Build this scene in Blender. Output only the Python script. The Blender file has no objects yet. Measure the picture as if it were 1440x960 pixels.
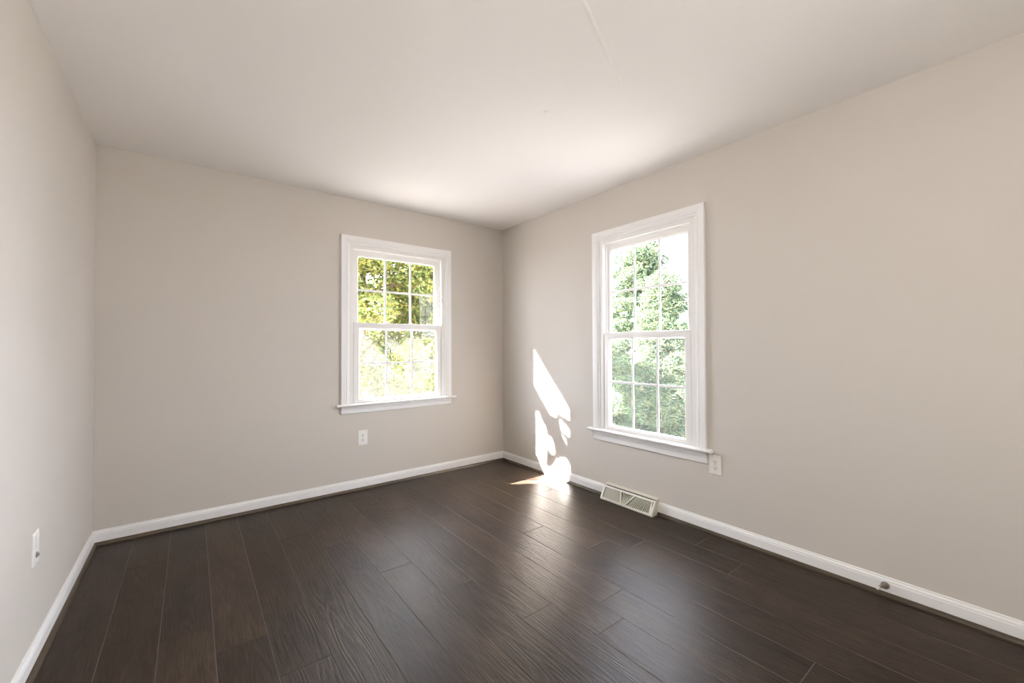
import bpy, bmesh, math, random
import numpy as np
from mathutils import Vector, Matrix

scene = bpy.context.scene
C = scene.collection

# ------------------------------------------------------------------ camera
CAM_F_PX = 580.1          # focal length in pixels of the 1440 px wide frame
yaw, pitch, roll = 0.660619, 0.0136478, -0.0043844
fw = Vector((math.sin(yaw)*math.cos(pitch), math.cos(yaw)*math.cos(pitch), math.sin(pitch)))
rt = Vector((math.cos(yaw), -math.sin(yaw), 0))
up = rt.cross(fw)
rt2 = rt*math.cos(roll) + up*math.sin(roll)
up2 = -rt*math.sin(roll) + up*math.cos(roll)
cam_data = bpy.data.cameras.new('camera')
cam_data.sensor_width = 36.0
cam_data.lens = CAM_F_PX/1440*36
cam_data.clip_start = 0.02
cam_data.clip_end = 300
cam = bpy.data.objects.new('camera', cam_data)
C.objects.link(cam)
M = Matrix((rt2, up2, -fw)).transposed().to_4x4()
M.translation = Vector((-2.5800, -3.4805, 1.1696))
cam.matrix_world = M
scene.camera = cam

# ------------------------------------------------------------------ light
SUN = Vector((-1.0, 0.69, 0.787)).normalized()     # towards the sun
SUN_STRENGTH = 290.0
SKY_STRENGTH = 21.0
AUREOLE = 35.0
FILL_STRENGTH = 26.0
sun_data = bpy.data.lights.new('sun', 'SUN')
sun_data.energy = SUN_STRENGTH
sun_data.angle = math.radians(0.53)
sun_data.color = (1.0, 0.95, 0.87)
sun = bpy.data.objects.new('sun', sun_data)
C.objects.link(sun)
sun.rotation_euler = SUN.to_track_quat('Z', 'Y').to_euler()
sun.location = (-12, 8, 12)

world = bpy.data.worlds.new('sky')
scene.world = world
world.use_nodes = True
bg = world.node_tree.nodes['Background']
bg.inputs['Color'].default_value = (0.89, 0.96, 1.05, 1)
bg.inputs['Strength'].default_value = SKY_STRENGTH
# bright aureole of the sky around the sun
wn, wl = world.node_tree.nodes, world.node_tree.links
geo = wn.new('ShaderNodeTexCoord')
dot = wn.new('ShaderNodeVectorMath'); dot.operation = 'DOT_PRODUCT'
dot.inputs[1].default_value = SUN
wl.new(geo.outputs['Generated'], dot.inputs[0])
pw_ = wn.new('ShaderNodeMath'); pw_.operation = 'POWER'; pw_.inputs[1].default_value = 26.0
mx_ = wn.new('ShaderNodeMath'); mx_.operation = 'MAXIMUM'; mx_.inputs[1].default_value = 0.0
wl.new(dot.outputs['Value'], mx_.inputs[0]); wl.new(mx_.outputs[0], pw_.inputs[0])
au = wn.new('ShaderNodeMath'); au.operation = 'MULTIPLY_ADD'; au.inputs[1].default_value = AUREOLE; au.inputs[2].default_value = SKY_STRENGTH
wl.new(pw_.outputs[0], au.inputs[0]); wl.new(au.outputs[0], bg.inputs['Strength'])

scene.view_settings.view_transform = 'Standard'
scene.view_settings.look = 'None'
scene.view_settings.gamma = 1
scene.view_settings.use_curve_mapping = False
scene.view_settings.exposure = 0.0
try:
    scene.cycles.use_denoising = True
    scene.cycles.max_bounces = 14
    scene.cycles.diffuse_bounces = 8
    scene.cycles.transparent_max_bounces = 24
    scene.cycles.sample_clamp_indirect = 6
    scene.cycles.caustics_reflective = False
    scene.cycles.caustics_refractive = False
except Exception:
    pass

# ------------------------------------------------------------------ materials
def new_mat(name):
    m = bpy.data.materials.new(name)
    m.use_nodes = True
    nt = m.node_tree
    return m, nt, nt.nodes['Principled BSDF']

def plain(name, col, rough=0.5, bump=0.0, bscale=200, metal=0.0, spec=0.5):
    m, nt, b = new_mat(name)
    b.inputs['Base Color'].default_value = (*col, 1)
    b.inputs['Roughness'].default_value = rough
    b.inputs['Metallic'].default_value = metal
    b.inputs['Specular IOR Level'].default_value = spec
    tc = nt.nodes.new('ShaderNodeTexCoord')
    n = nt.nodes.new('ShaderNodeTexNoise')
    n.inputs['Scale'].default_value = bscale
    n.inputs['Detail'].default_value = 4
    nt.links.new(tc.outputs['Object'], n.inputs['Vector'])
    if bump:
        bp = nt.nodes.new('ShaderNodeBump')
        bp.inputs['Strength'].default_value = bump
        bp.inputs['Distance'].default_value = 0.002
        nt.links.new(n.outputs['Fac'], bp.inputs['Height'])
        nt.links.new(bp.outputs['Normal'], b.inputs['Normal'])
    # very slight tone variation, as any paint has
    mr = nt.nodes.new('ShaderNodeMapRange')
    mr.inputs['To Min'].default_value = 0.97
    mr.inputs['To Max'].default_value = 1.03
    nt.links.new(n.outputs['Fac'], mr.inputs['Value'])
    mx = nt.nodes.new('ShaderNodeVectorMath'); mx.operation = 'SCALE'
    mx.inputs[0].default_value = col
    nt.links.new(mr.outputs['Result'], mx.inputs['Scale'])
    nt.links.new(mx.outputs['Vector'], b.inputs['Base Color'])
    return m

WALL = plain('wall_paint', (0.585, 0.55, 0.51), 0.75, 0.12, 260, spec=0.3)
CEIL = plain('ceiling_paint', (0.87, 0.850, 0.832), 0.85, 0.10, 180, spec=0.2)
TRIM = plain('white_trim_paint', (0.84, 0.84, 0.84), 0.38, 0.0)
VINYL = plain('white_vinyl', (0.80, 0.79, 0.775), 0.40, 0.0)
PLATE = plain('white_plastic', (0.82, 0.81, 0.79), 0.35, 0.0)
ALMOND = plain('almond_plastic', (0.80, 0.775, 0.73), 0.35, 0.0)
SLOT = plain('dark_slot', (0.02, 0.018, 0.016), 0.6)
SHOE = plain('dark_shoe_stain', (0.050, 0.035, 0.020), 0.40, 0.1, 60)
VENTM = plain('cream_enamel', (0.70, 0.69, 0.60), 0.40)
VENTD = plain('grey_duct', (0.045, 0.045, 0.04), 0.7)
NICKEL = plain('satin_nickel', (0.34, 0.30, 0.265), 0.35, metal=0.9)
RUBBER = plain('white_rubber', (0.80, 0.77, 0.75), 0.5)
BARK = plain('bark', (0.12, 0.09, 0.065), 0.9, 0.6, 25)
SIDING = plain('white_siding', (0.75, 0.74, 0.72), 0.6)
LAWN = plain('lawn', (0.33, 0.312, 0.293), 0.9, 0.3, 6)

def glass_mat():
    m, nt, b = new_mat('window_glass')
    nt.nodes.remove(b)
    out = nt.nodes['Material Output']
    tr = nt.nodes.new('ShaderNodeBsdfTransparent')
    tr.inputs['Color'].default_value = (0.985, 0.975, 0.985, 1)
    gl = nt.nodes.new('ShaderNodeBsdfGlossy')
    gl.inputs['Roughness'].default_value = 0.02
    lw = nt.nodes.new('ShaderNodeLayerWeight'); lw.inputs['Blend'].default_value = 0.5
    pw = nt.nodes.new('ShaderNodeMath'); pw.operation = 'POWER'; pw.inputs[1].default_value = 4.0
    nt.links.new(lw.outputs['Facing'], pw.inputs[0])
    fr = nt.nodes.new('ShaderNodeMath'); fr.operation = 'MULTIPLY_ADD'
    fr.inputs[1].default_value = 0.5; fr.inputs[2].default_value = 0.012
    nt.links.new(pw.outputs[0], fr.inputs[0])
    mx = nt.nodes.new('ShaderNodeMixShader')
    nt.links.new(fr.outputs[0], mx.inputs[0])
    nt.links.new(tr.outputs[0], mx.inputs[1])
    nt.links.new(gl.outputs[0], mx.inputs[2])
    nt.links.new(mx.outputs[0], out.inputs['Surface'])
    return m
GLASS = glass_mat()

def screen_mat():
    m, nt, b = new_mat('insect_mesh')
    nt.nodes.remove(b)
    out = nt.nodes['Material Output']
    tr = nt.nodes.new('ShaderNodeBsdfTransparent')
    df = nt.nodes.new('ShaderNodeBsdfDiffuse')
    df.inputs['Color'].default_value = (0.55, 0.55, 0.53, 1)
    tl = nt.nodes.new('ShaderNodeBsdfTranslucent')
    tl.inputs['Color'].default_value = (0.5, 0.5, 0.48, 1)
    m2 = nt.nodes.new('ShaderNodeMixShader'); m2.inputs[0].default_value = 0.5
    mx = nt.nodes.new('ShaderNodeMixShader'); mx.inputs[0].default_value = 0.022
    nt.links.new(df.outputs[0], m2.inputs[1]); nt.links.new(tl.outputs[0], m2.inputs[2])
    nt.links.new(tr.outputs[0], mx.inputs[1]); nt.links.new(m2.outputs[0], mx.inputs[2])
    nt.links.new(mx.outputs[0], out.inputs['Surface'])
    return m
SCREEN = screen_mat()

def leaf_mat(name):
    m, nt, b = new_mat(name)
    nt.nodes.remove(b)
    out = nt.nodes['Material Output']
    at = nt.nodes.new('ShaderNodeAttribute'); at.attribute_name = 'leaf_colour'
    df = nt.nodes.new('ShaderNodeBsdfDiffuse')
    tl = nt.nodes.new('ShaderNodeBsdfTranslucent')
    mx = nt.nodes.new('ShaderNodeMixShader'); mx.inputs[0].default_value = 0.45
    nt.links.new(at.outputs['Color'], df.inputs['Color'])
    nt.links.new(at.outputs['Color'], tl.inputs['Color'])
    nt.links.new(df.outputs[0], mx.inputs[1]); nt.links.new(tl.outputs[0], mx.inputs[2])
    nt.links.new(mx.outputs[0], out.inputs['Surface'])
    return m
LEAF = leaf_mat('leaf')

def floor_mat():
    m, nt, b = new_mat('dark_oak_planks')
    L = nt.links.new
    def node(t, **kw):
        n = nt.nodes.new(t)
        for k, v in kw.items():
            if k in ('operation', 'blend_type', 'wave_type', 'bands_direction', 'data_type'):
                setattr(n, k, v)
            else:
                n.inputs[k].default_value = v
        return n
    tc = node('ShaderNodeTexCoord')
    at = node('ShaderNodeAttribute'); at.attribute_name = 'plank'
    sep = node('ShaderNodeSeparateColor'); L(at.outputs['Color'], sep.inputs[0])
    # a shifted copy of the object coordinates for every plank
    off = node('ShaderNodeVectorMath', operation='SCALE', Scale=37.0)
    L(at.outputs['Color'], off.inputs[0])
    add = node('ShaderNodeVectorMath', operation='ADD')
    L(tc.outputs['Object'], add.inputs[0]); L(off.outputs['Vector'], add.inputs[1])
    mp = node('ShaderNodeMapping'); mp.inputs['Scale'].default_value = (9.0, 0.8, 1)
    L(add.outputs['Vector'], mp.inputs['Vector'])
    # slow noise -> cathedral rings
    n1 = node('ShaderNodeTexNoise', Scale=1.0, Detail=2.0, Roughness=0.5)
    L(mp.outputs['Vector'], n1.inputs['Vector'])
    mul = node('ShaderNodeMath', operation='MULTIPLY'); mul.inputs[1].default_value = 16.0
    L(n1.outputs['Fac'], mul.inputs[0])
    fr = node('ShaderNodeMath', operation='PINGPONG'); fr.inputs[1].default_value = 0.5
    L(mul.outputs[0], fr.inputs[0])
    ring = node('ShaderNodeMapRange'); ring.inputs['From Min'].default_value = 0.0; ring.inputs['From Max'].default_value = 0.5
    L(fr.outputs[0], ring.inputs['Value'])
    # fine straight fibre
    mp2 = node('ShaderNodeMapping'); mp2.inputs['Scale'].default_value = (260, 9, 1)
    L(add.outputs['Vector'], mp2.inputs['Vector'])
    n2 = node('ShaderNodeTexNoise', Scale=1.0, Detail=5.0, Roughness=0.65)
    L(mp2.outputs['Vector'], n2.inputs['Vector'])
    # cloudy stain
    mp3 = node('ShaderNodeMapping'); mp3.inputs['Scale'].default_value = (9, 2.4, 1)
    L(add.outputs['Vector'], mp3.inputs['Vector'])
    n3 = node('ShaderNodeTexNoise', Scale=1.0, Detail=4.0, Roughness=0.6)
    L(mp3.outputs['Vector'], n3.inputs['Vector'])
    # brightness = plank * stain * fibre * ring
    pb = node('ShaderNodeMapRange'); pb.inputs['To Min'].default_value = 0.84; pb.inputs['To Max'].default_value = 1.16
    L(sep.outputs[0], pb.inputs['Value'])
    st = node('ShaderNodeMapRange'); st.inputs['From Min'].default_value = 0.3; st.inputs['From Max'].default_value = 0.7
    st.inputs['To Min'].default_value = 0.66; st.inputs['To Max'].default_value = 1.34
    L(n3.outputs['Fac'], st.inputs['Value'])
    fb = node('ShaderNodeMapRange'); fb.inputs['From Min'].default_value = 0.3; fb.inputs['From Max'].default_value = 0.7
    fb.inputs['To Min'].default_value = 0.45; fb.inputs['To Max'].default_value = 1.55
    L(n2.outputs['Fac'], fb.inputs['Value'])
    rb = node('ShaderNodeMapRange'); rb.inputs['To Min'].default_value = 0.86; rb.inputs['To Max'].default_value = 1.12
    L(ring.outputs['Result'], rb.inputs['Value'])
    m1 = node('ShaderNodeMath', operation='MULTIPLY'); L(pb.outputs[0], m1.inputs[0]); L(st.outputs[0], m1.inputs[1])
    m2 = node('ShaderNodeMath', operation='MULTIPLY'); L(fb.outputs[0], m2.inputs[0]); L(rb.outputs[0], m2.inputs[1])
    m3 = node('ShaderNodeMath', operation='MULTIPLY'); L(m1.outputs[0], m3.inputs[0]); L(m2.outputs[0], m3.inputs[1])
    hue = node('ShaderNodeMix', data_type='RGBA')
    L(sep.outputs[1], hue.inputs[0])
    hue.inputs[6].default_value = (0.0290, 0.0206, 0.0168, 1)
    hue.inputs[7].default_value = (0.0330, 0.0230, 0.0160, 1)
    sc = node('ShaderNodeVectorMath', operation='SCALE')
    L(hue.outputs[2], sc.inputs[0]); L(m3.outputs[0], sc.inputs['Scale'])
    # lighter edge bevel of every plank
    ed = node('ShaderNodeMix', data_type='RGBA')
    L(sep.outputs[2], ed.inputs[0]); L(sc.outputs['Vector'], ed.inputs[6])
    ed.inputs[7].default_value = (0.066, 0.053, 0.044, 1)
    L(ed.outputs[2], b.inputs['Base Color'])
    b.inputs['Specular IOR Level'].default_value = 0.14
    ro = node('ShaderNodeMapRange'); ro.inputs['To Min'].default_value = 0.27; ro.inputs['To Max'].default_value = 0.43
    L(n2.outputs['Fac'], ro.inputs['Value'])
    L(ro.outputs[0], b.inputs['Roughness'])
    hh = node('ShaderNodeMath', operation='MULTIPLY_ADD')
    L(ring.outputs[0], hh.inputs[0]); hh.inputs[1].default_value = 0.55; L(n2.outputs['Fac'], hh.inputs[2])
    bp = node('ShaderNodeBump', Strength=0.55, Distance=0.0016)
    L(hh.outputs[0], bp.inputs['Height'])
    L(bp.outputs['Normal'], b.inputs['Normal'])
    return m
FLOOR = floor_mat()

def emit_mat(name, col, s):
    m, nt, b = new_mat(name)
    b.inputs['Base Color'].default_value = (*col, 1)
    b.inputs['Emission Color'].default_value = (*col, 1)
    b.inputs['Emission Strength'].default_value = s
    return m

# ------------------------------------------------------------------ mesh helpers
def link(name, bm, mat, parent=None, smooth=False):
    bmesh.ops.recalc_face_normals(bm, faces=bm.faces)
    me = bpy.data.meshes.new(name)
    bm.to_mesh(me); bm.free()
    me.materials.append(mat)
    if smooth:
        for p in me.polygons: p.use_smooth = True
    o = bpy.data.objects.new(name, me)
    C.objects.link(o)
    if parent is not None:
        o.parent = parent
        o.matrix_parent_inverse = Matrix.Identity(4)
        o.location = -world_loc(parent)
    return o

def world_loc(o):
    v = Vector((0, 0, 0))
    while o is not None:
        v += o.location
        o = o.parent
    return v

def struct(name, bm, mat, parent=None, smooth=False):
    o = link(name, bm, mat, parent, smooth)
    if parent is None:
        o['kind'] = 'structure'
    return o

def thing(name, label, cat, loc, group=None):
    o = bpy.data.objects.new(name, None)
    o.empty_display_size = 0.05
    C.objects.link(o)
    o.location = loc
    o['label'] = label; o['category'] = cat
    if group: o['group'] = group
    return o

def box(bm, a, b):
    x0, y0, z0 = a; x1, y1, z1 = b
    vs = [bm.verts.new(v) for v in ((x0,y0,z0),(x1,y0,z0),(x1,y1,z0),(x0,y1,z0),(x0,y0,z1),(x1,y0,z1),(x1,y1,z1),(x0,y1,z1))]
    for f in ((0,3,2,1),(4,5,6,7),(0,1,5,4),(1,2,6,5),(2,3,7,6),(3,0,4,7)):
        bm.faces.new([vs[i] for i in f])

def loops(bm, rings, closed_ring=True, wrap=False, cap0=False, cap1=False):
    """skin consecutive vertex rings"""
    R = [[bm.verts.new(p) for p in r] for r in rings]
    n = len(R[0])
    pairs = list(zip(R[:-1], R[1:]))
    if wrap: pairs.append((R[-1], R[0]))
    for A, B in pairs:
        for i in range(n if closed_ring else n-1):
            j = (i+1) % n
            bm.faces.new((A[i], A[j], B[j], B[i]))
    if cap0: bm.faces.new(R[0])
    if cap1: bm.faces.new(list(reversed(R[-1])))

def prism(bm, prof, mapf, t0, t1):
    """profile (a,b) swept from t0 to t1; mapf(a,b,t) -> xyz"""
    loops(bm, [[mapf(a, b, t) for a, b in prof] for t in (t0, t1)], cap0=True, cap1=True)

def lathe(bm, prof, origin, axis, n=20):
    axis = Vector(axis).normalized()
    t = Vector((0,0,1)) if abs(axis.z) < .9 else Vector((1,0,0))
    e1 = axis.cross(t).normalized(); e2 = axis.cross(e1)
    o = Vector(origin)
    rings = [[o + axis*h + (e1*math.cos(2*math.pi*k/n) + e2*math.sin(2*math.pi*k/n))*max(r, 1e-5) for k in range(n)] for h, r in prof]
    loops(bm, rings, cap0=True, cap1=True)

def tube(bm, pts, radii, n=8):
    pts = [Vector(p) for p in pts]
    rings = []
    for i, p in enumerate(pts):
        d = (pts[min(i+1, len(pts)-1)] - pts[max(i-1, 0)]).normalized()
        t = Vector((0,0,1)) if abs(d.z) < .9 else Vector((1,0,0))
        e1 = d.cross(t).normalized(); e2 = d.cross(e1)
        rings.append([p + (e1*math.cos(2*math.pi*k/n) + e2*math.sin(2*math.pi*k/n))*radii[i] for k in range(n)])
    loops(bm, rings, cap0=True, cap1=True)

# ------------------------------------------------------------------ room shell
W, LEN, H = 3.04, 4.30, 2.40
T = 0.085                       # wall thickness
# windows: centre along the wall, half widths, heights
WB = dict(c=-1.125, ho=0.504, hg_l=0.350, hg_u=0.352, stool=0.712, gl=(0.748, 1.329), rail=1.380, gu=(1.380, 1.935), top=2.091, apron=0.632)
WR = dict(c=-1.7075, ho=0.4635, hg_l=0.3095, hg_u=0.3165, stool=0.522, gl=(0.560, 1.231), rail=1.278, gu=(1.274, 1.930), top=2.085, apron=0.427)
for w in (WB, WR):
    w['hole'] = w['ho'] - 0.068          # rough opening half width
    w['ring'] = w['ho'] - 0.100          # inner edge of the vinyl frame

# floor made of planks with eased edges
rnd = random.Random(5)
bm = bmesh.new()
col_l = bm.loops.layers.float_color.new('plank')
PW, PL, X0 = 0.1748, 1.488, -2.851
ends = {2:-1.517, 6:-1.354, 7:-1.697, 4:-0.615, 5:-0.90, 8:-2.091, 11:-1.46, 9:-2.355, 14:-2.474, 12:-1.84, 15:-2.21, 3:-0.31}
G, BV = 0.0003, 0.0017
for i in range(-2, 17):
    xa = X0 + PW*i; xb = xa + PW
    xa = max(xa, -W-0.004); xb = min(xb, 0.004)
    if xb - xa < 0.01: continue
    e = ends.get(i, -rnd.uniform(0.1, PL))
    while e < 0: e += PL
    y1 = e
    while y1 > -LEN:
        ya, yb = max(y1-PL, -LEN-0.004), min(y1, 0.004)
        y1 -= PL
        if yb - ya < 0.01: continue
        c = (rnd.random(), rnd.random(), 0, 1)
        a = [(xa+G, ya+G), (xb-G, ya+G), (xb-G, yb-G), (xa+G, yb-G)]
        b_ = [(xa+G+BV, ya+G+BV), (xb-G-BV, ya+G+BV), (xb-G-BV, yb-G-BV), (xa+G+BV, yb-G-BV)]
        v0 = [bm.verts.new((x, y, -0.012)) for x, y in a]
        v1 = [bm.verts.new((x, y, -0.0010)) for x, y in a]
        v2 = [bm.verts.new((x, y, 0.0)) for x, y in b_]
        fs = [bm.faces.new(v2)]
        for k in range(4):
            j = (k+1) % 4
            fs.append(bm.faces.new((v1[k], v1[j], v2[j], v2[k])))
            fs.append(bm.faces.new((v0[k], v0[j], v1[j], v1[k])))
        for f in fs:
            for l in f.loops: l[col_l] = c if f is fs[0] else (c[0], c[1], 1, 1)
box(bm, (-W-0.1, -LEN-0.1, -0.1), (T, T, -0.012))
struct('floor', bm, FLOOR)

# ceiling, with a small nail pop and ridges imitating the edge of cast light
bm = bmesh.new()
box(bm, (-W-0.1, -LEN-0.1, H), (T, T, H+0.1))
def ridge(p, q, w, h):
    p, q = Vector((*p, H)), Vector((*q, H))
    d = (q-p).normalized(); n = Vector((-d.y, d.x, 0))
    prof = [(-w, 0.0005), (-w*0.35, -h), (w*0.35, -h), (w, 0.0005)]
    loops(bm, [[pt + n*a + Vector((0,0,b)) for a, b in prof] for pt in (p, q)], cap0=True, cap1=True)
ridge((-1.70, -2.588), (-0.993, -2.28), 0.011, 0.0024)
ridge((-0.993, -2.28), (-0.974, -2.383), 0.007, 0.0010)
lathe(bm, [(-0.001, 0.017), (0.003, 0.015), (0.007, 0.009), (0.008, 0.0)], (-1.116, -1.897, H), (0, 0, -1), 14)
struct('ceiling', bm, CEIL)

def wall_with_hole(name, mapf, u0, u1, w, sides):
    """mapf(u, d, z); hole is cut for the window w"""
    bm = bmesh.new()
    h0, h1, z0, z1 = w['c']-w['hole'], w['c']+w['hole'], w['stool']-0.02, w['top']-0.068
    for a, b, c, d in ((u0, h0, -0.1, H+0.1), (h1, u1, -0.1, H+0.1), (h0, h1, -0.1, z0), (h0, h1, z1, H+0.1)):
        rings = [[mapf(a, dd, c), mapf(b, dd, c), mapf(b, dd, d), mapf(a, dd, d)] for dd in (0, T)]
        loops(bm, rings, cap0=True, cap1=True)
    struct(name, bm, WALL)
mapB = lambda u, d, z: (u, d, z)
mapR = lambda u, d, z: (d, u, z)
wall_with_hole('wall_back', mapB, -W-0.1, T, WB, 0)
wall_with_hole('wall_right', mapR, -LEN-0.1, 0, WR, 0)
bm = bmesh.new(); box(bm, (-W-0.1, -LEN-0.1, -0.1), (-W, 0, H+0.1)); struct('wall_left', bm, WALL)
bm = bmesh.new(); box(bm, (-W, -LEN-0.1, -0.1), (0, -LEN, H+0.1)); struct('wall_front', bm, WALL)

# ------------------------------------------------------------------ baseboards and shoe moulding
BASE = [(0, 0), (0.0125, 0), (0.0125, 0.062), (0.0105, 0.066), (0.0115, 0.070), (0.0095, 0.075), (0.006, 0.079), (0.006, 0.084), (0.0045, 0.087), (0, 0.087)]
SHOEP = [(0.0125, 0), (0.028, 0), (0.0275, 0.006), (0.0245, 0.0125), (0.019, 0.0175), (0.0125, 0.020)]
V0, V1 = -1.824, -1.373                 # floor register gap
def run(name, prof, mat, mapf, t0, t1):
    bm = bmesh.new(); prism(bm, prof, mapf, t0, t1); return struct(name, bm, mat)
mB = lambda a, b, t: (t, -a, b)
mR = lambda a, b, t: (-a, t, b)
mL = lambda a, b, t: (-W+a, t, b)
mF = lambda a, b, t: (t, -LEN+a, b)
def run_mitre(name, prof, mat, mapf, t0, t1, m0, m1):
    bm = bmesh.new()
    loops(bm, [[mapf(a, b, t0 + m0*a) for a, b in prof], [mapf(a, b, t1 - m1*a) for a, b in prof]], cap0=True, cap1=True)
    return struct(name, bm, mat)
run_mitre('baseboard_back', BASE, TRIM, mB, -W, 0, 1, 1)
run_mitre('baseboard_left', BASE, TRIM, mL, -LEN, 0, 1, 1)
run_mitre('baseboard_front', BASE, TRIM, mF, -W, 0, 1, 1)
bm = bmesh.new()
loops(bm, [[mR(a, b, V1) for a, b in BASE], [mR(a, b, -a) for a, b in BASE]], cap0=True, cap1=True)
loops(bm, [[mR(a, b, -LEN+a) for a, b in BASE], [mR(a, b, V0) for a, b in BASE]], cap0=True, cap1=True)
struct('baseboard_right', bm, TRIM)
run_mitre('trim_1', SHOEP, SHOE, mB, -W, 0, 1, 1)
run_mitre('trim_2', SHOEP, SHOE, mL, -LEN, 0, 1, 1)
run_mitre('trim_3', SHOEP, SHOE, mF, -W, 0, 1, 1)
bm = bmesh.new()
loops(bm, [[mR(a, b, V1) for a, b in SHOEP], [mR(a, b, -a) for a, b in SHOEP]], cap0=True, cap1=True)
loops(bm, [[mR(a, b, -LEN+a) for a, b in SHOEP], [mR(a, b, V0) for a, b in SHOEP]], cap0=True, cap1=True)
struct('trim_4', bm, SHOE)

# ------------------------------------------------------------------ windows
CASING = [(0, 0), (0, 0.017), (0.004, 0.0195), (0.036, 0.0195), (0.040, 0.0165), (0.043, 0.0165), (0.046, 0.0190), (0.050, 0.0185),
          (0.053, 0.0130), (0.060, 0.0095), (0.067, 0.0095), (0.070, 0.0075), (0.070, 0)]
def rect(mapf, c, h, z0, z1, d):
    return [mapf(c-h, d, z0), mapf(c+h, d, z0), mapf(c+h, d, z1), mapf(c-h, d, z1)]

def make_window(name, w, mapf):
    c, ho = w['c'], w['ho']
    # vinyl frame = the root mesh of the window
    bm = bmesh.new()
    zr0, zr1 = w['stool']+0.003, w['top']-0.100
    ho_r = w['hole'] + 0.0
    F = lambda h, z0, z1, d: rect(mapf, c, h, z0, z1, d)
    hr, st, tp = w['ring'], w['stool'], w['top']
    loops(bm, [F(ho_r, st-0.02, tp-0.068, -0.003), F(hr, zr0, zr1, -0.003), F(hr, zr0, zr1, 0.0315),
               F(hr-0.006, zr0+0.004, zr1-0.004, 0.0315), F(hr-0.006, zr0+0.004, zr1-0.004, 0.0345), F(hr, zr0, zr1, 0.0345),
               F(hr, zr0, zr1, 0.083), F(ho_r, st-0.02, tp-0.068, 0.083)], wrap=True)
    root = struct(name, bm, VINYL)
    # casing: both legs and the head, mitred
    bm = bmesh.new()
    R = []
    path = [(-1, st, 0), (-1, tp, 1), (1, tp, 1), (1, st, 0)]
    for s, z, m in path:
        R.append([mapf(c + s*(ho - a), -b, z - a*m) for a, b in CASING])
    loops(bm, R, cap0=True, cap1=True)
    link('casing', bm, TRIM, root)
    # stool with horns and a rounded nose
    bm = bmesh.new()
    prof = [(0.004, 0), (-0.040, 0), (-0.045, -0.003), (-0.0475, -0.0085), (-0.046, -0.015), (-0.041, -0.019), (0.004, -0.019)]
    hw = ho + 0.038
    loops(bm, [[mapf(c + s*hw, d, st + z) for d, z in prof] for s in (-1, 1)], cap0=True, cap1=True)
    link('stool', bm, TRIM, root)
    # apron, a small moulding under the stool
    bm = bmesh.new()
    a0 = w['apron']; a1 = st - 0.019
    k = a1 - a0
    prof = [(0, a0), (0.009, a0), (0.012, a0+0.004), (0.014, a0+k*0.50), (0.017, a0+k*0.56), (0.017, a0+k*0.62), (0.020, a0+k*0.70), (0.024, a0+k*0.90), (0.024, a1), (0, a1)]
    loops(bm, [[mapf(c + s*ho, -d, z) for d, z in prof] for s in (-1, 1)], cap0=True, cap1=True)
    link('apron', bm, TRIM, root)
    # sashes
    def sash(nm, hs, z0, z1, hg, g0, g1, d0, dg, d1):
        bm = bmesh.new()
        F = lambda h, a, b, d: rect(mapf, c, h, a, b, d)
        e = 0.010
        loops(bm, [F(hs, z0, z1, d1), F(hs, z0, z1, d0+0.002), F(hs-0.002, z0+0.002, z1-0.002, d0),
                   F(hg+e, g0-e, g1+e, d0), F(hg+e, g0-e, g1+e, d0+0.003), F(hg+0.002, g0-0.002, g1+0.002, dg-0.006), F(hg, g0, g1, dg-0.003), F(hg, g0, g1, dg+0.003),
                   F(hg+e, g0-e, g1+e, d1)], wrap=True)
        s = link(nm, bm, VINYL, root)
        bm = bmesh.new()
        loops(bm, [F(hg+0.001, g0-0.001, g1+0.001, dg-0.0015), F(hg+0.001, g0-0.001, g1+0.001, dg+0.0015)], cap0=True, cap1=True)
        link('glass_pane', bm, GLASS, s)
        bm = bmesh.new()
        mw = 0.0088
        us = [c-hg+2*hg*k/3 for k in (1, 2)]; zm = (g0+g1)/2
        def bar(u0, u1, a, b, dd):
            r = []
            for d, sh in ((dg-dd, 0.003), (dg-dd+0.002, 0), (dg+dd-0.002, 0), (dg+dd, 0.003)):
                if u1-u0 < b-a: r.append([mapf(u0+sh, d, a), mapf(u1-sh, d, a), mapf(u1-sh, d, b), mapf(u0+sh, d, b)])
                else: r.append([mapf(u0, d, a+sh), mapf(u1, d, a+sh), mapf(u1, d, b-sh), mapf(u0, d, b-sh)])
            loops(bm, r, cap0=True, cap1=True)
        for u in us: bar(u-mw, u+mw, g0-0.001, g1+0.001, 0.0040)
        bar(c-hg-0.001, c+hg+0.001, zm-mw, zm+mw, 0.0037)
        link('muntin_grid', bm, TRIM, s)
        return s
    lo = sash('lower_sash', hr-0.0035, st+0.004, w['rail'], w['hg_l'], *w['gl'], 0.001, 0.016, 0.030)
    sash('upper_sash', hr-0.0070, w['gl'][1]-0.006, zr1-0.005, w['hg_u'], *w['gu'], 0.036, 0.050, 0.066)
    # sash locks on the meeting rail
    for k in (-0.32, 0.32):
        bm = bmesh.new()
        u = c + k*w['hg_l']
        z = w['rail']
        prof = [(-0.030, 0), (0.030, 0), (0.030, 0.003), (0.014, 0.005), (0.010, 0.011), (-0.006, 0.012), (-0.012, 0.006), (-0.030, 0.003)]
        loops(bm, [[mapf(u + a, d, z + b) for a, b in prof] for d in (0.006, 0.026)], cap0=True, cap1=True)
        link('sash_lock', bm, VINYL, lo)
    # insect screen over the lower half, outside
    bm = bmesh.new()
    loops(bm, [F(hr-0.016, zr0+0.012, w['rail']-0.01, 0.0740), F(hr-0.016, zr0+0.012, w['rail']-0.01, 0.0743)], cap0=True, cap1=True)
    sc = link('insect_screen', bm, SCREEN, root)
    bm = bmesh.new()
    a0, a1 = zr0+0.001, w['rail']+0.004
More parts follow.
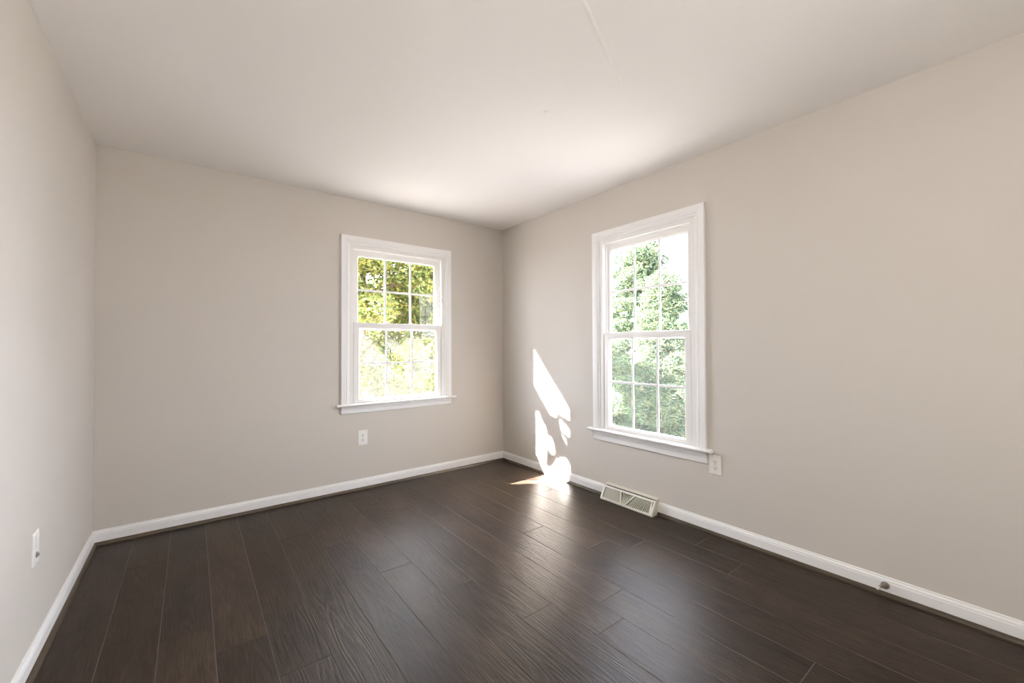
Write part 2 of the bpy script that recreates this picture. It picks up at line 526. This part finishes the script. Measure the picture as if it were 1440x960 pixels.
    loops(bm, [F(hr-0.001, a0, a1, 0.070), F(hr-0.016, a0+0.014, a1-0.014, 0.070), F(hr-0.016, a0+0.014, a1-0.014, 0.078), F(hr-0.001, a0, a1, 0.078)], wrap=True)
    link('screen_frame', bm, VINYL, sc)
    return root
make_window('window_1', WB, mapB)
make_window('window_2', WR, mapR)

# ------------------------------------------------------------------ outlets and wall plate
def rrect(cx, cz, hw, hh, r, n=4):
    pts = []
    for sx, sz, a0 in ((1,-1,-90),(1,1,0),(-1,1,90),(-1,-1,180)):
        for k in range(n+1):
            a = math.radians(a0 + 90*k/n)
            pts.append((cx + sx*(hw-r) + r*math.cos(a), cz + sz*(hh-r) + r*math.sin(a)))
    return pts

def plate_mesh(mapf, hw, hh):
    bm = bmesh.new()
    rings = []
    for d, ins in ((0, 0), (0.0025, 0), (0.0048, 0.0016), (0.0060, 0.0050)):
        rings.append([mapf(u, d, z) for u, z in rrect(0, 0, hw-ins, hh-ins, 0.004)])
    loops(bm, rings, cap0=True, cap1=True)
    return bm

def outlet(label, loc, mapf, mat, hw=0.039, hh=0.061):
    t = thing('electrical_outlet', label, 'outlet', loc, 'duplex outlets on the walls')
    P = lambda u, d, z: tuple(Vector(loc) + Vector(mapf(u, d, z)))
    link('cover_plate', plate_mesh(P, hw, hh), mat, t)
    for s in (1, -1):
        bm = bmesh.new()
        zc = 0.0195*s
        pts = [(0.0172*math.cos(a), zc + max(-0.0142, min(0.0142, 0.0172*math.sin(a)))) for a in [2*math.pi*k/28 for k in range(28)]]
        loops(bm, [[P(u, d, z) for u, z in [(p[0]*q, zc+(p[1]-zc)*q) for p in pts]] for d, q in ((0.0055, 1), (0.0076, 1), (0.0082, 0.95))], cap0=True, cap1=True)
        r = link('receptacle', bm, mat, t)
        bm = bmesh.new()
        for u0, h in ((-0.0065, 0.0048), (0.0065, 0.0038)):
            loops(bm, [[P(u, d, z) for u, z in rrect(u0, zc+0.0035, 0.0016, h, 0.0005, 1)] for d in (0.0079, 0.0085)], cap0=True, cap1=True)
        loops(bm, [[P(u, d, z) for u, z in rrect(0, zc-0.0075, 0.0027, 0.0030, 0.0022, 3)] for d in (0.0079, 0.0085)], cap0=True, cap1=True)
        link('slots', bm, SLOT, r)
    bm = bmesh.new()
    rings = [[P(r_*math.cos(2*math.pi*k/12), d, r_*math.sin(2*math.pi*k/12)) for k in range(12)] for d, r_ in ((0.0055, 0.0032), (0.0068, 0.0032), (0.0073, 0.0022))]
    loops(bm, rings, cap0=True, cap1=True)
    link('screw', bm, NICKEL, t)
    return t
onB = lambda u, d, z: (u, -d, z)
onR = lambda u, d, z: (-d, u, z)
onL = lambda u, d, z: (d, u, z)
outlet('white duplex electrical outlet on the back wall, under the left window', (-1.4525, 0, 0.4245), onB, PLATE)
outlet('cream duplex electrical outlet at the end of the right window sill', (0, -2.2195, 0.4310), onR, ALMOND)

loc = (-W, -1.160, 0.4260)
t = thing('cable_wall_plate', 'white wall plate with a round jack on the bare left wall', 'wall plate', loc)
P = lambda u, d, z: tuple(Vector(loc) + Vector(onL(u, d, z)))
link('cover_plate', plate_mesh(P, 0.039, 0.062), PLATE, t)
bm = bmesh.new()
loops(bm, [[P(u, d, z) for u, z in rrect(0, 0.027, 0.0165-e, 0.0225-e, 0.002, 2)] for d, e in ((0.0055, 0), (0.0085, 0), (0.0095, 0.0012))], cap0=True, cap1=True)
link('blank_insert', bm, PLATE, t)
bm = bmesh.new()
lathe(bm, [(0.0055, 0.0105), (0.0090, 0.0105), (0.0100, 0.0080), (0.0100, 0.0060), (0.0125, 0.0056), (0.0130, 0.0046)], P(0.0, 0, -0.024), (1, 0, 0), 18)
j = link('coaxial_jack', bm, NICKEL, t)
bm = bmesh.new()
lathe(bm, [(0.0125, 0.0030), (0.0134, 0.0030)], P(0.0, 0, -0.024), (1, 0, 0), 12)
link('jack_hole', bm, SLOT, j)
for s in (1, -1):
    bm = bmesh.new()
    lathe(bm, [(0.0050, 0.0030), (0.0066, 0.0030), (0.0072, 0.0020)], P(0, 0, 0.0545*s), (1, 0, 0), 12)
    link('screw', bm, PLATE, t)

# ------------------------------------------------------------------ baseboard register
yc, hl = (V0+V1)/2, (V1-V0)/2
t = thing('baseboard_register', 'cream metal baseboard heat register with slanted grille below the right window', 'heat register', (0, yc, 0))
def vm(o, z, y): return (-o, y, z)
# side profile: (distance from the wall, height)
SIDE = [(0.001, 0.0005), (0.086, 0.0005), (0.0885, 0.004), (0.0875, 0.014), (0.040, 0.101), (0.034, 0.107), (0.001, 0.107)]
bm = bmesh.new()
for ya, yb in ((V0, V0+0.003), (V1-0.003, V1)):            # end caps
    loops(bm, [[vm(o, z, y) for o, z in SIDE] for y in (ya, yb)], cap0=True, cap1=True)
TOPP = [(0.001, 0.1045), (0.0310, 0.1045), (0.0310, 0.107), (0.001, 0.107)]
loops(bm, [[vm(o, z, y) for o, z in TOPP] for y in (V0+0.003, V1-0.003)], cap0=True, cap1=True)
HEM = [(0.001, 0.107), (0.007, 0.107), (0.007, 0.1115), (0.001, 0.1115)]
loops(bm, [[vm(o, z, y) for o, z in HEM] for y in (V0, V1)], cap0=True, cap1=True)
LIP = [(0.060, 0.0008), (0.0855, 0.0008), (0.0882, 0.004), (0.0872, 0.0145), (0.083, 0.0145), (0.083, 0.004), (0.060, 0.004)]
loops(bm, [[vm(o, z, y) for o, z in LIP] for y in (V0+0.003, V1-0.003)], cap0=True, cap1=True)
link('housing', bm, VENTM, t)
bm = bmesh.new()
DUCT = [(0.002, 0.001), (0.055, 0.004), (0.010, 0.100), (0.002, 0.100)]
loops(bm, [[vm(o, z, y) for o, z in DUCT] for y in (V0+0.005, V1-0.005)], cap0=True, cap1=True)
link('damper', bm, VENTD, t)
# slanted face: f runs 0 (bottom) .. 1 (top)
A0, A1 = Vector((0.0872, 0.0145)), Vector((0.0400, 0.1010))
nrm = Vector((A0.y-A1.y, A1.x-A0.x)); nrm = -Vector((-(A1.y-A0.y), (A1.x-A0.x))).normalized()
def face_pt(y, f, k=0.0):
    p = A0 + (A1-A0)*f + nrm*k
    return vm(p.x, p.y, y)
def slab(bm, quad, k0, k1):
    loops(bm, [[face_pt(y, f, k) for y, f in quad] for k in (k0, k1)], cap0=True, cap1=True)
bm = bmesh.new()
fr0, fr1 = 0.06, 0.86
Ya, Yb = V0+0.030, V1-0.016                                 # grille ends (near, far)
for q in ([(V0+0.003, 0), (V1-0.003, 0), (V1-0.003, fr0), (V0+0.003, fr0)],
          [(V0+0.003, fr1), (V1-0.003, fr1), (V1-0.003, 1), (V0+0.003, 1)],
          [(V0+0.003, fr0), (Ya, fr0), (Ya, fr1), (V0+0.003, fr1)],
          [(Yb, fr0), (V1-0.003, fr0), (V1-0.003, fr1), (Yb, fr1)]):
    slab(bm, q, -0.0030, 0.0)
face = link('grille_frame', bm, VENTM, t)
ll = Yb - Ya
d1t, d1b = Yb - ll*0.36, Yb - ll*0.425                      # far divider, top / bottom
d2t, d2b = Yb - ll*0.66, Yb - ll*0.52                       # near divider
for (yt, yb_) in ((d1t, d1b), (d2t, d2b)):
    bm = bmesh.new()
    slab(bm, [(yb_-0.005, fr0), (yb_+0.005, fr0), (yt+0.005, fr1), (yt-0.005, fr1)], -0.0060, 0.0028)
    link('divider', bm, VENTM, face)
def fins(name, t0, b0, t1, b1, n, th):
    bm = bmesh.new()
    for k in range(1, n):
        s = k/n
        yt, yb_ = t0+(t1-t0)*s, b0+(b1-b0)*s
        slab(bm, [(yb_-th, fr0), (yb_+th, fr0), (yt+th, fr1), (yt-th, fr1)], -0.0160, -0.0060)
    return link(name, bm, VENTM, t)
fins('louver_panel', Yb, Yb, d1t, d1b, 15, 0.0016)
fins('louver_panel', d1t, d1b, d2t, d2b, 7, 0.0016)
fins('louver_panel', d2t, d2b, Ya, Ya, 13, 0.0016)
bm = bmesh.new()
slab(bm, [(V0+0.014, 0.52), (V0+0.020, 0.52), (V0+0.020, 0.88), (V0+0.014, 0.88)], -0.001, 0.0008)
link('lever_slot', bm, SLOT, face)
bm = bmesh.new()
slab(bm, [(V0+0.011, 0.60), (V0+0.023, 0.60), (V0+0.021, 0.68), (V0+0.013, 0.68)], 0.0, 0.010)
link('damper_lever', bm, VENTM, t)

# ------------------------------------------------------------------ door stop
o0 = Vector((-0.0125, -3.014, 0.050))
t = thing('door_stop', 'small metal door stop with white rubber tip on the right baseboard', 'door stop', o0)
ax = Vector((-1, 0.36, -0.04))
bm = bmesh.new()
lathe(bm, [(-0.006, 0.0150), (0.004, 0.0160), (0.008, 0.0150), (0.018, 0.0090), (0.030, 0.0062), (0.040, 0.0055), (0.046, 0.0055)], o0, ax, 24)
link('flared_stem', bm, NICKEL, t, True)
bm = bmesh.new()
lathe(bm, [(0.045, 0.0078), (0.047, 0.0088), (0.055, 0.0088), (0.058, 0.0074), (0.059, 0.004)], o0, ax, 20)
link('rubber_tip', bm, RUBBER, t, True)

# ------------------------------------------------------------------ fill light added out of view behind the camera
lx, ly = -2.30, -3.95
t = thing('added_fill_globe', 'added fill light, a big glowing globe on a pole, unseen near the front wall', 'lamp', (lx, ly, 0))
bm = bmesh.new(); lathe(bm, [(0.0005, 0.13), (0.012, 0.13), (0.02, 0.11), (0.025, 0.02)], (lx, ly, 0), (0, 0, 1), 28); link('base', bm, NICKEL, t, True)
bm = bmesh.new(); lathe(bm, [(0.024, 0.012), (1.36, 0.012)], (lx, ly, 0), (0, 0, 1), 14); link('pole', bm, NICKEL, t, True)
bm = bmesh.new(); bmesh.ops.create_uvsphere(bm, u_segments=28, v_segments=16, radius=0.25, matrix=Matrix.Translation((lx, ly, 1.60)))
link('globe', bm, emit_mat('fill_globe', (1.0, 0.967, 0.93), FILL_STRENGTH), t, True)

# ------------------------------------------------------------------ outdoors
bm = bmesh.new(); box(bm, (-60, -60, -3.1), (60, 60, -3.0)); o = link('ground', bm, LAWN); o['kind'] = 'structure'
bm = bmesh.new()
box(bm, (-W-1.2, T+0.002, 2.29), (0.6, 0.50, 2.31))
box(bm, (-W-1.2, 0.485, 2.29), (0.6, 0.50, 2.46))
struct('roof_eave', bm, SIDING)

def foliage(name, pts, nrm_rand, size, cols, parent, seed, aspect=0.5):
    """one leaf = a folded rhombus; pts (n,3)"""
    rs = np.random.RandomState(seed)
    n = len(pts)
    d = rs.normal(size=(n, 3)); d[:, 2] *= 0.6; d /= np.linalg.norm(d, axis=1, keepdims=True)
    r = rs.normal(size=(n, 3)); s = np.cross(d, r); s /= np.linalg.norm(s, axis=1, keepdims=True)
    L = (size*rs.uniform(0.7, 1.3, n))[:, None]
    nn = np.cross(d, s)
    v = np.stack([pts - d*L/2, pts + s*L*aspect/2 + nn*L*0.08, pts + d*L/2, pts - s*L*aspect/2 + nn*L*0.08], 1).reshape(-1, 3)
    idx = np.arange(n)*4
    loopv = np.stack([idx, idx+1, idx+2, idx, idx+2, idx+3], 1).reshape(-1)
    me = bpy.data.meshes.new(name)
    me.vertices.add(n*4); me.vertices.foreach_set('co', v.astype(np.float32).reshape(-1))
    me.loops.add(n*6); me.loops.foreach_set('vertex_index', loopv.astype(np.int32))
    me.polygons.add(n*2)
    me.polygons.foreach_set('loop_start', (np.arange(n*2)*3).astype(np.int32))
    me.polygons.foreach_set('loop_total', np.full(n*2, 3, np.int32))
    cols = np.array(cols)
    cc = cols[rs.randint(0, len(cols), n)]*rs.uniform(0.7, 1.25, (n, 1))
    me.update(calc_edges=True)
    at = me.color_attributes.new('leaf_colour', 'FLOAT_COLOR', 'POINT')
    at.data.foreach_set('color', np.repeat(np.concatenate([cc, np.ones((n, 1))], 1), 4, axis=0).astype(np.float32).reshape(-1))
    me.materials.append(LEAF)
    o = bpy.data.objects.new(name, me); C.objects.link(o)
    if parent is not None:
        o.parent = parent; o.location = -world_loc(parent)
    return o

def blob_points(blobs, n, seed, shell=0.55):
    rs = np.random.RandomState(seed)
    vol = np.array([b[1]**2 for b in blobs]); vol = vol/vol.sum()
    out = []
    for (c, r, sq), k in zip(blobs, (vol*n).astype(int)):
        d = rs.normal(size=(k, 3)); d /= np.linalg.norm(d, axis=1, keepdims=True)
        rad = r*rs.uniform(shell, 1.0, (k, 1))**0.6
        q = d*rad; q[:, 2] *= sq
        out.append(np.array(c) + q)
    return np.concatenate(out)

def tree(name, label, base, top, blobs, n, size, cols, seed, tr=0.16, aspect=0.5):
    t = thing(name, label, 'tree', base, 'trees outside the windows')
    rs = random.Random(seed)
    base = Vector(base); top = Vector(top)
    bm = bmesh.new()
    pts = [base.lerp(top, k/6) + Vector((rs.uniform(-.12, .12), rs.uniform(-.12, .12), 0))*(k > 0) for k in range(7)]
    tube(bm, pts, [tr*(1-0.11*k) for k in range(7)], 10)
    link('trunk', bm, BARK, t, True)
    for (c, r, sq) in blobs[:10]:
        bm = bmesh.new()
        c = Vector(c)
        f = max(0.25, min(0.95, (c.z - 0.8*r*sq - base.z)/max(top.z-base.z, .1)))
        s = base.lerp(top, f)
        mid = s.lerp(c, 0.5) + Vector((rs.uniform(-.2, .2), rs.uniform(-.2, .2), rs.uniform(-.1, .25)))
        tube(bm, [s, mid, c, c + (c-mid)*0.5], [tr*0.42, tr*0.28, tr*0.16, tr*0.05], 7)
        link('branch', bm, BARK, t, True)
    foliage('foliage', blob_points(blobs, n, seed), 1, size, cols, t, seed, aspect)
    return t

YG = [(0.150, 0.170, 0.045), (0.125, 0.158, 0.055), (0.185, 0.190, 0.050), (0.090, 0.125, 0.045), (0.190, 0.150, 0.055), (0.150, 0.185, 0.080)]
BG = [(0.054, 0.084, 0.056), (0.070, 0.096, 0.060), (0.086, 0.106, 0.060), (0.042, 0.066, 0.050), (0.096, 0.106, 0.056)]
PG = [(0.080, 0.108, 0.078), (0.098, 0.122, 0.080), (0.066, 0.092, 0.070)]
# tree seen through the back window
bl = []
rs = random.Random(3)
for k in range(54):
    bl.append(((rs.uniform(-0.9, 3.6), rs.uniform(5.0, 8.0), rs.uniform(-1.7, 4.4)), rs.uniform(0.5, 0.95), 0.75))
bl += [((0.95, 6.4, 2.8), 0.7, 0.8), ((0.4, 6.9, 2.2), 0.7, 0.8)]
tree('broadleaf_tree', 'yellow-green leafy tree filling the left window', (0.4, 6.8, -3.0), (0.9, 6.8, 4.2), bl, 90000, 0.11, YG, 11, 0.20)
# pines seen through the right window
def pine_blobs(x, y, z0, z1, rmax, n, seed):
    rs = random.Random(seed); out = []
    for k in range(n):
        f = (k+0.5)/n
        z = z0 + (z1-z0)*f
        r = rmax*(1-f)**0.6
        a = 2.4*k + rs.uniform(-.4, .4); q = rs.uniform(0.30, 1.0)*r
        out.append(((x+q*math.cos(a), y+q*math.sin(a), z), rs.uniform(0.45, 0.75)*(0.6+0.4*(1-f)), 0.6))
    return out
tree('pine_tree', 'tall pale green pine filling the left part of the right window', (9.3, 4.7, -3.0), (9.3, 4.7, 4.0), pine_blobs(9.3, 4.7, -2.2, 4.9, 2.4, 90, 21), 84000, 0.13, BG, 22, 0.17, 0.22)
tree('pine_tree', 'shorter pine at the right edge of the right window', (6.3, 2.05, -3.0), (6.3, 2.05, 2.7), pine_blobs(6.3, 2.05, -1.9, 2.9, 1.25, 50, 31), 50000, 0.10, BG, 32, 0.10, 0.22)
tree('pine_tree', 'distant bluish pine behind the tall pine in the right window', (15.2, 8.9, -3.0), (15.2, 8.9, 6.0), pine_blobs(15.2, 8.9, -3.0, 6.6, 3.6, 100, 41), 90000, 0.19, PG, 42, 0.2, 0.22)

# tree between the sun and the back window: its leaves dapple the sun patch
LIT = [
 [(-0.484,1.216),(-0.57,1.131),(-0.664,1.036),(-0.76,0.935),(-0.818,0.849),(-0.885,0.732),(-0.977,0.642),(-1.013,0.572),(-0.964,0.541),(-0.876,0.567),(-0.816,0.596),(-0.805,0.545),(-0.73,0.561),(-0.652,0.596),(-0.589,0.617),(-0.566,0.669),(-0.507,0.687),(-0.465,0.763),(-0.442,0.851),(-0.449,0.981)],
 [(-0.506,0.573),(-0.566,0.556),(-0.597,0.483),(-0.651,0.437),(-0.673,0.36),(-0.677,0.21),(-0.665,0.036),(-0.57,-0.028),(-0.511,0.001),(-0.491,0.173),(-0.487,0.369)],
 [(-0.684,0.343),(-0.714,0.358),(-0.755,0.309),(-0.781,0.23),(-0.754,0.202),(-0.721,0.209),(-0.689,0.269)],
 [(-0.748,0.457),(-0.778,0.465),(-0.802,0.437),(-0.801,0.396),(-0.774,0.385),(-0.748,0.41)],
 [(-0.837,0.525),(-0.868,0.511),(-0.926,0.474),(-0.968,0.436),(-0.975,0.393),(-0.95,0.394),(-0.9,0.425),(-0.857,0.464)],
 [(-0.848,0.368),(-0.887,0.383),(-0.917,0.356),(-0.922,0.315),(-0.891,0.292),(-0.856,0.309),(-0.838,0.336)],
 [(-0.802,0.16),(-0.847,0.197),(-0.885,0.178),(-0.916,0.23),(-0.961,0.23),(-0.98,0.172),(-1.004,0.115),(-1.013,0.029),(-0.984,-0.007),(-0.832,-0.026),(-0.684,-0.007),(-0.665,0.036),(-0.753,0.098)],
 [(-0.445,0.432),(-0.481,0.428),(-0.492,0.331),(-0.483,0.24),(-0.456,0.305)]]
def inside(p, poly):
    x, y = p; r = False
    for (x0, y0), (x1, y1) in zip(poly, poly[1:]+poly[:1]):
        if (y0 > y) != (y1 > y) and x < (x1-x0)*(y-y0)/(y1-y0)+x0: r = not r
    return r
def near(p, poly):
    return min(math.hypot(p[0]-a-(c-a)*s, p[1]-b-(d-b)*s) for (a, b), (c, d) in zip(poly, poly[1:]+poly[:1]) for s in (0, .25, .5, .75))
rs = random.Random(77)
pts = []
while len(pts) < 17000:
    if len(pts) < 3000: y, z = rs.uniform(-1.9, 0.45), rs.uniform(-0.4, 2.2)
    else: y, z = rs.uniform(-1.12, -0.34), rs.uniform(0.0, 1.35)
    keep = True
    if -1.06 < y < -0.40 and z < 1.25:
        if z < 0.05: keep = False
        elif any(inside((y, z), q) or near((y, z), q) < 0.020 for q in LIT): keep = False
    if keep:
        q = Vector((0, y, z)) + SUN*rs.uniform(4.2, 5.2)
        if q.y > 0.75: pts.append(q)
pts = np.array([tuple(p) for p in pts])
cen = Vector(pts.mean(axis=0))
tb = (cen.x-1.2, cen.y+1.2, -3.0)
t = thing('shade_tree', 'leafy tree outside that casts dappled shade around the wall sun patch', 'tree', tb, 'trees outside the windows')
bm = bmesh.new()
tube(bm, [tb, (tb[0], tb[1]+.1, 0), (tb[0]+.1, tb[1], 2.5), (tb[0]+.2, tb[1]+.1, 4.6)], [0.16, 0.13, 0.09, 0.05], 10)
link('trunk', bm, BARK, t, True)
foliage('foliage', pts, 1, 0.075, YG, t, 5, 0.7)
